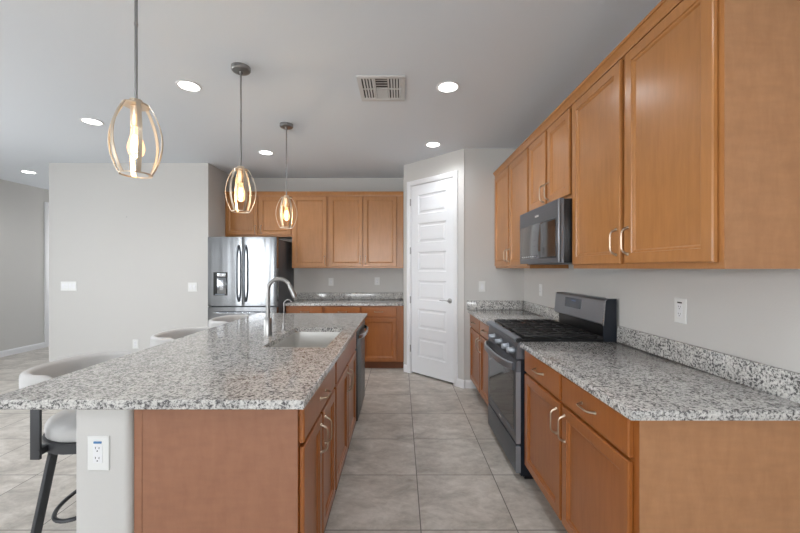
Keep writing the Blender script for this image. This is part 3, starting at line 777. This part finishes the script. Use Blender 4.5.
# ------------------------------------------------------------------ outlets and switches
def plate(name, label, cat, loc, rz, w, h, gangs=1, kind='outlet', gfci=False, group='wall plates'):
    r = thing(name, label, cat, loc, rz, group)
    link_mesh('face_plate', rects(B(), -w/2, w/2, -h/2, h/2, [(0, -.0008), (0, -.004), (.003, -.006)]), 'plastic', r, False)
    for g in range(gangs):
        xc = (g-(gangs-1)/2)*.046
        if kind == 'switch':
            link_mesh('rocker', prism(B(), [(-.0065, -.033), (-.0105, .0), (-.0065, .033), (-.0062, .033), (-.0062, -.033)], 'X', xc-.0165, xc+.0165), 'trim', r, False)
        else:
            s = link_mesh('socket_block', rects(B(), xc-.0168, xc+.0168, -.034, .034, [(0, -.0062), (0, -.0075), (.001, -.008)]), 'trim', r, False)
            bm = B()
            for zc in (-.019, .017):
                box(bm, xc-.008, xc-.006, -.0087, -.0081, zc, zc+.008); box(bm, xc+.005, xc+.007, -.0087, -.0081, zc, zc+.007)
                lathe(bm, [(.0025, -.0087), (.0025, -.0081)], 8, (xc-.0005, 0, zc-.007), 'Y')
            link_mesh('slots', bm, 'slot', s, False)
            if gfci: link_mesh('sticker', box(B(), xc-.014, xc+.014, -.0087, -.0065, 0.037, 0.044), gfci if isinstance(gfci, str) else 'sticker', s, False)
    return r
g = 'wall plates'
plate('electrical_outlet', 'white outlet plate with a small blue sticker on the near end of the island wall', 'outlet', (-1.098, 1.3195, .702), 0, .078, .125, 1, gfci=True)
plate('light_switch', 'wide four gang white switch plate at left on the white wall', 'light switch', (-4.32, W4, 1.14), 0, .205, .118, 4, 'switch')
plate('light_switch', 'two gang white switch plate on the white wall close to the refrigerator', 'light switch', (-2.706, W4, 1.127), 0, .120, .118, 2, 'switch')
plate('electrical_outlet', 'white outlet low on the white wall, seen between the first two stools', 'outlet', (-3.45, W4, .385), 0, .075, .118)
plate('electrical_outlet', 'left white outlet above the back counter, nearer the refrigerator', 'outlet', (-1.055, W3, 1.165), 0, .075, .118)
plate('electrical_outlet', 'right white outlet above the back counter, nearer the pantry door', 'outlet', (-.355, W3, 1.175), 0, .078, .118)
plate('light_switch', 'single white switch plate on the wall between pantry door and corner cabinet', 'light switch', (.933, W2, 1.163), 0, .075, .118, 1, 'switch')
plate('electrical_outlet', 'white outlet on the right wall in the far corner beyond the range', 'outlet', (XR, 3.646, 1.153), -pi/2, .075, .118)
plate('electrical_outlet', 'white outlet on the right wall above the near counter', 'outlet', (XR, 1.826, 1.160), -pi/2, .078, .125, 1, gfci='slot')
o = link_mesh('wall_nail', lathe(B(), [(.004, -.0005), (.006, -.006), (.001, -.008)], 10, (0, 0, 0), 'Y'), 'chrome'); o.location = (-3.563, W4, 2.04)
tag(o, 'tiny nail high on the middle of the white wall', 'nail')

# ------------------------------------------------------------------ bar stools
def stool(label, y, src=None):
    if src:
        c = copy_tree(src); c.location = (-1.45, y, 0); c['label'] = label; return c
    r = thing('bar_stool', label, 'bar stool', (-1.45, y, 0), 0, 'upholstered stools along the island')
    # seat cushion
    bm = B()
    def oval(a, b, z, cx=-.03): return [bm.verts.new((cx+a*cos(t*pi/18), b*sin(t*pi/18), z)) for t in range(36)]
    Ls = [oval(.208, .208, .6), oval(.216, .216, .606), oval(.219, .219, .63), oval(.218, .218, .65), oval(.212, .212, .662), oval(.19, .19, .670), oval(.10, .10, .673)]
    for a, b in zip(Ls, Ls[1:]):
        for i in range(36): bm.faces.new((a[i], a[(i+1) % 36], b[(i+1) % 36], b[i]))
    bm.faces.new(Ls[0][::-1]); bm.faces.new(Ls[-1])
    link_mesh('seat', bm, 'fabric', r, True, 60)
    bm = B(); lathe(bm, [(.19, .5995), (.226, .5995), (.226, .555), (.19, .555)], 36, (-.03, 0, 0))
    link_mesh('seat_frame', bm, 'gunmetal', r)
    # wrap-around back
    bm = B(); pts = []; sc = []
    for i in range(31):
        a = -pi/2+pi*i/30
        pts.append((-.105-.202*max(0, cos(a))**.8, .232*sin(a), .838))
    pts = [(-.075, -.232, .838)]+pts+[(-.075, .232, .838)]
    sc = [.82]+[1]*31+[.82]
    sweep(bm, pts, rrect(.040, .134, .019, 4), Vector((0, 0, 1)), scale=sc)
    link_mesh('backrest', bm, 'fabric', r, True, 60)
    # lower metal hoop below the back
    link_mesh('back_rim', sweep(B(), [(p[0], p[1], .7675) for p in pts], rrect(.030, .008, .003, 2), Vector((0, 0, 1))), 'gunmetal', r)
    for s in (-1, 1):
        bm = B(); box(bm, -.152, -.110, s*.245-.006, s*.245+.006, .545, .764, .002); box(bm, -.149, -.113, min(s*.199, s*.239), max(s*.199, s*.239), .560, .590, .002)
        lathe(bm, [(.008, s*.2512), (.008, s*.2550)], 10, (-.112, 0, .575), 'Y')
        link_mesh('arm_bracket', bm, 'gunmetal', r)
    for sx in (-1, 1):
        for sy in (-1, 1):
            bm = B(); sweep(bm, [(-.03+sx*.09, sy*.175, .5545), (-.03+sx*.115, sy*.285, .0005)], rrect(.042, .016, .004, 2), Vector((1, 0, 0)))
            link_mesh('leg', bm, 'gunmetal', r)
    link_mesh('footrest', sweep(B(), [(-.03+.125*cos(i*pi/20), .235*sin(i*pi/20), .27) for i in range(40)], circ(.009, 8), Vector((0, 0, 1)), True), 'gunmetal', r)
    return r
s1 = stool('light grey wrap back bar stool nearest the camera at the near end of the island', 1.815)
stool('light grey wrap back bar stool in the middle of the three along the island', 2.670, s1)
stool('light grey wrap back bar stool farthest along the island, in front of the refrigerator', 3.430, s1)
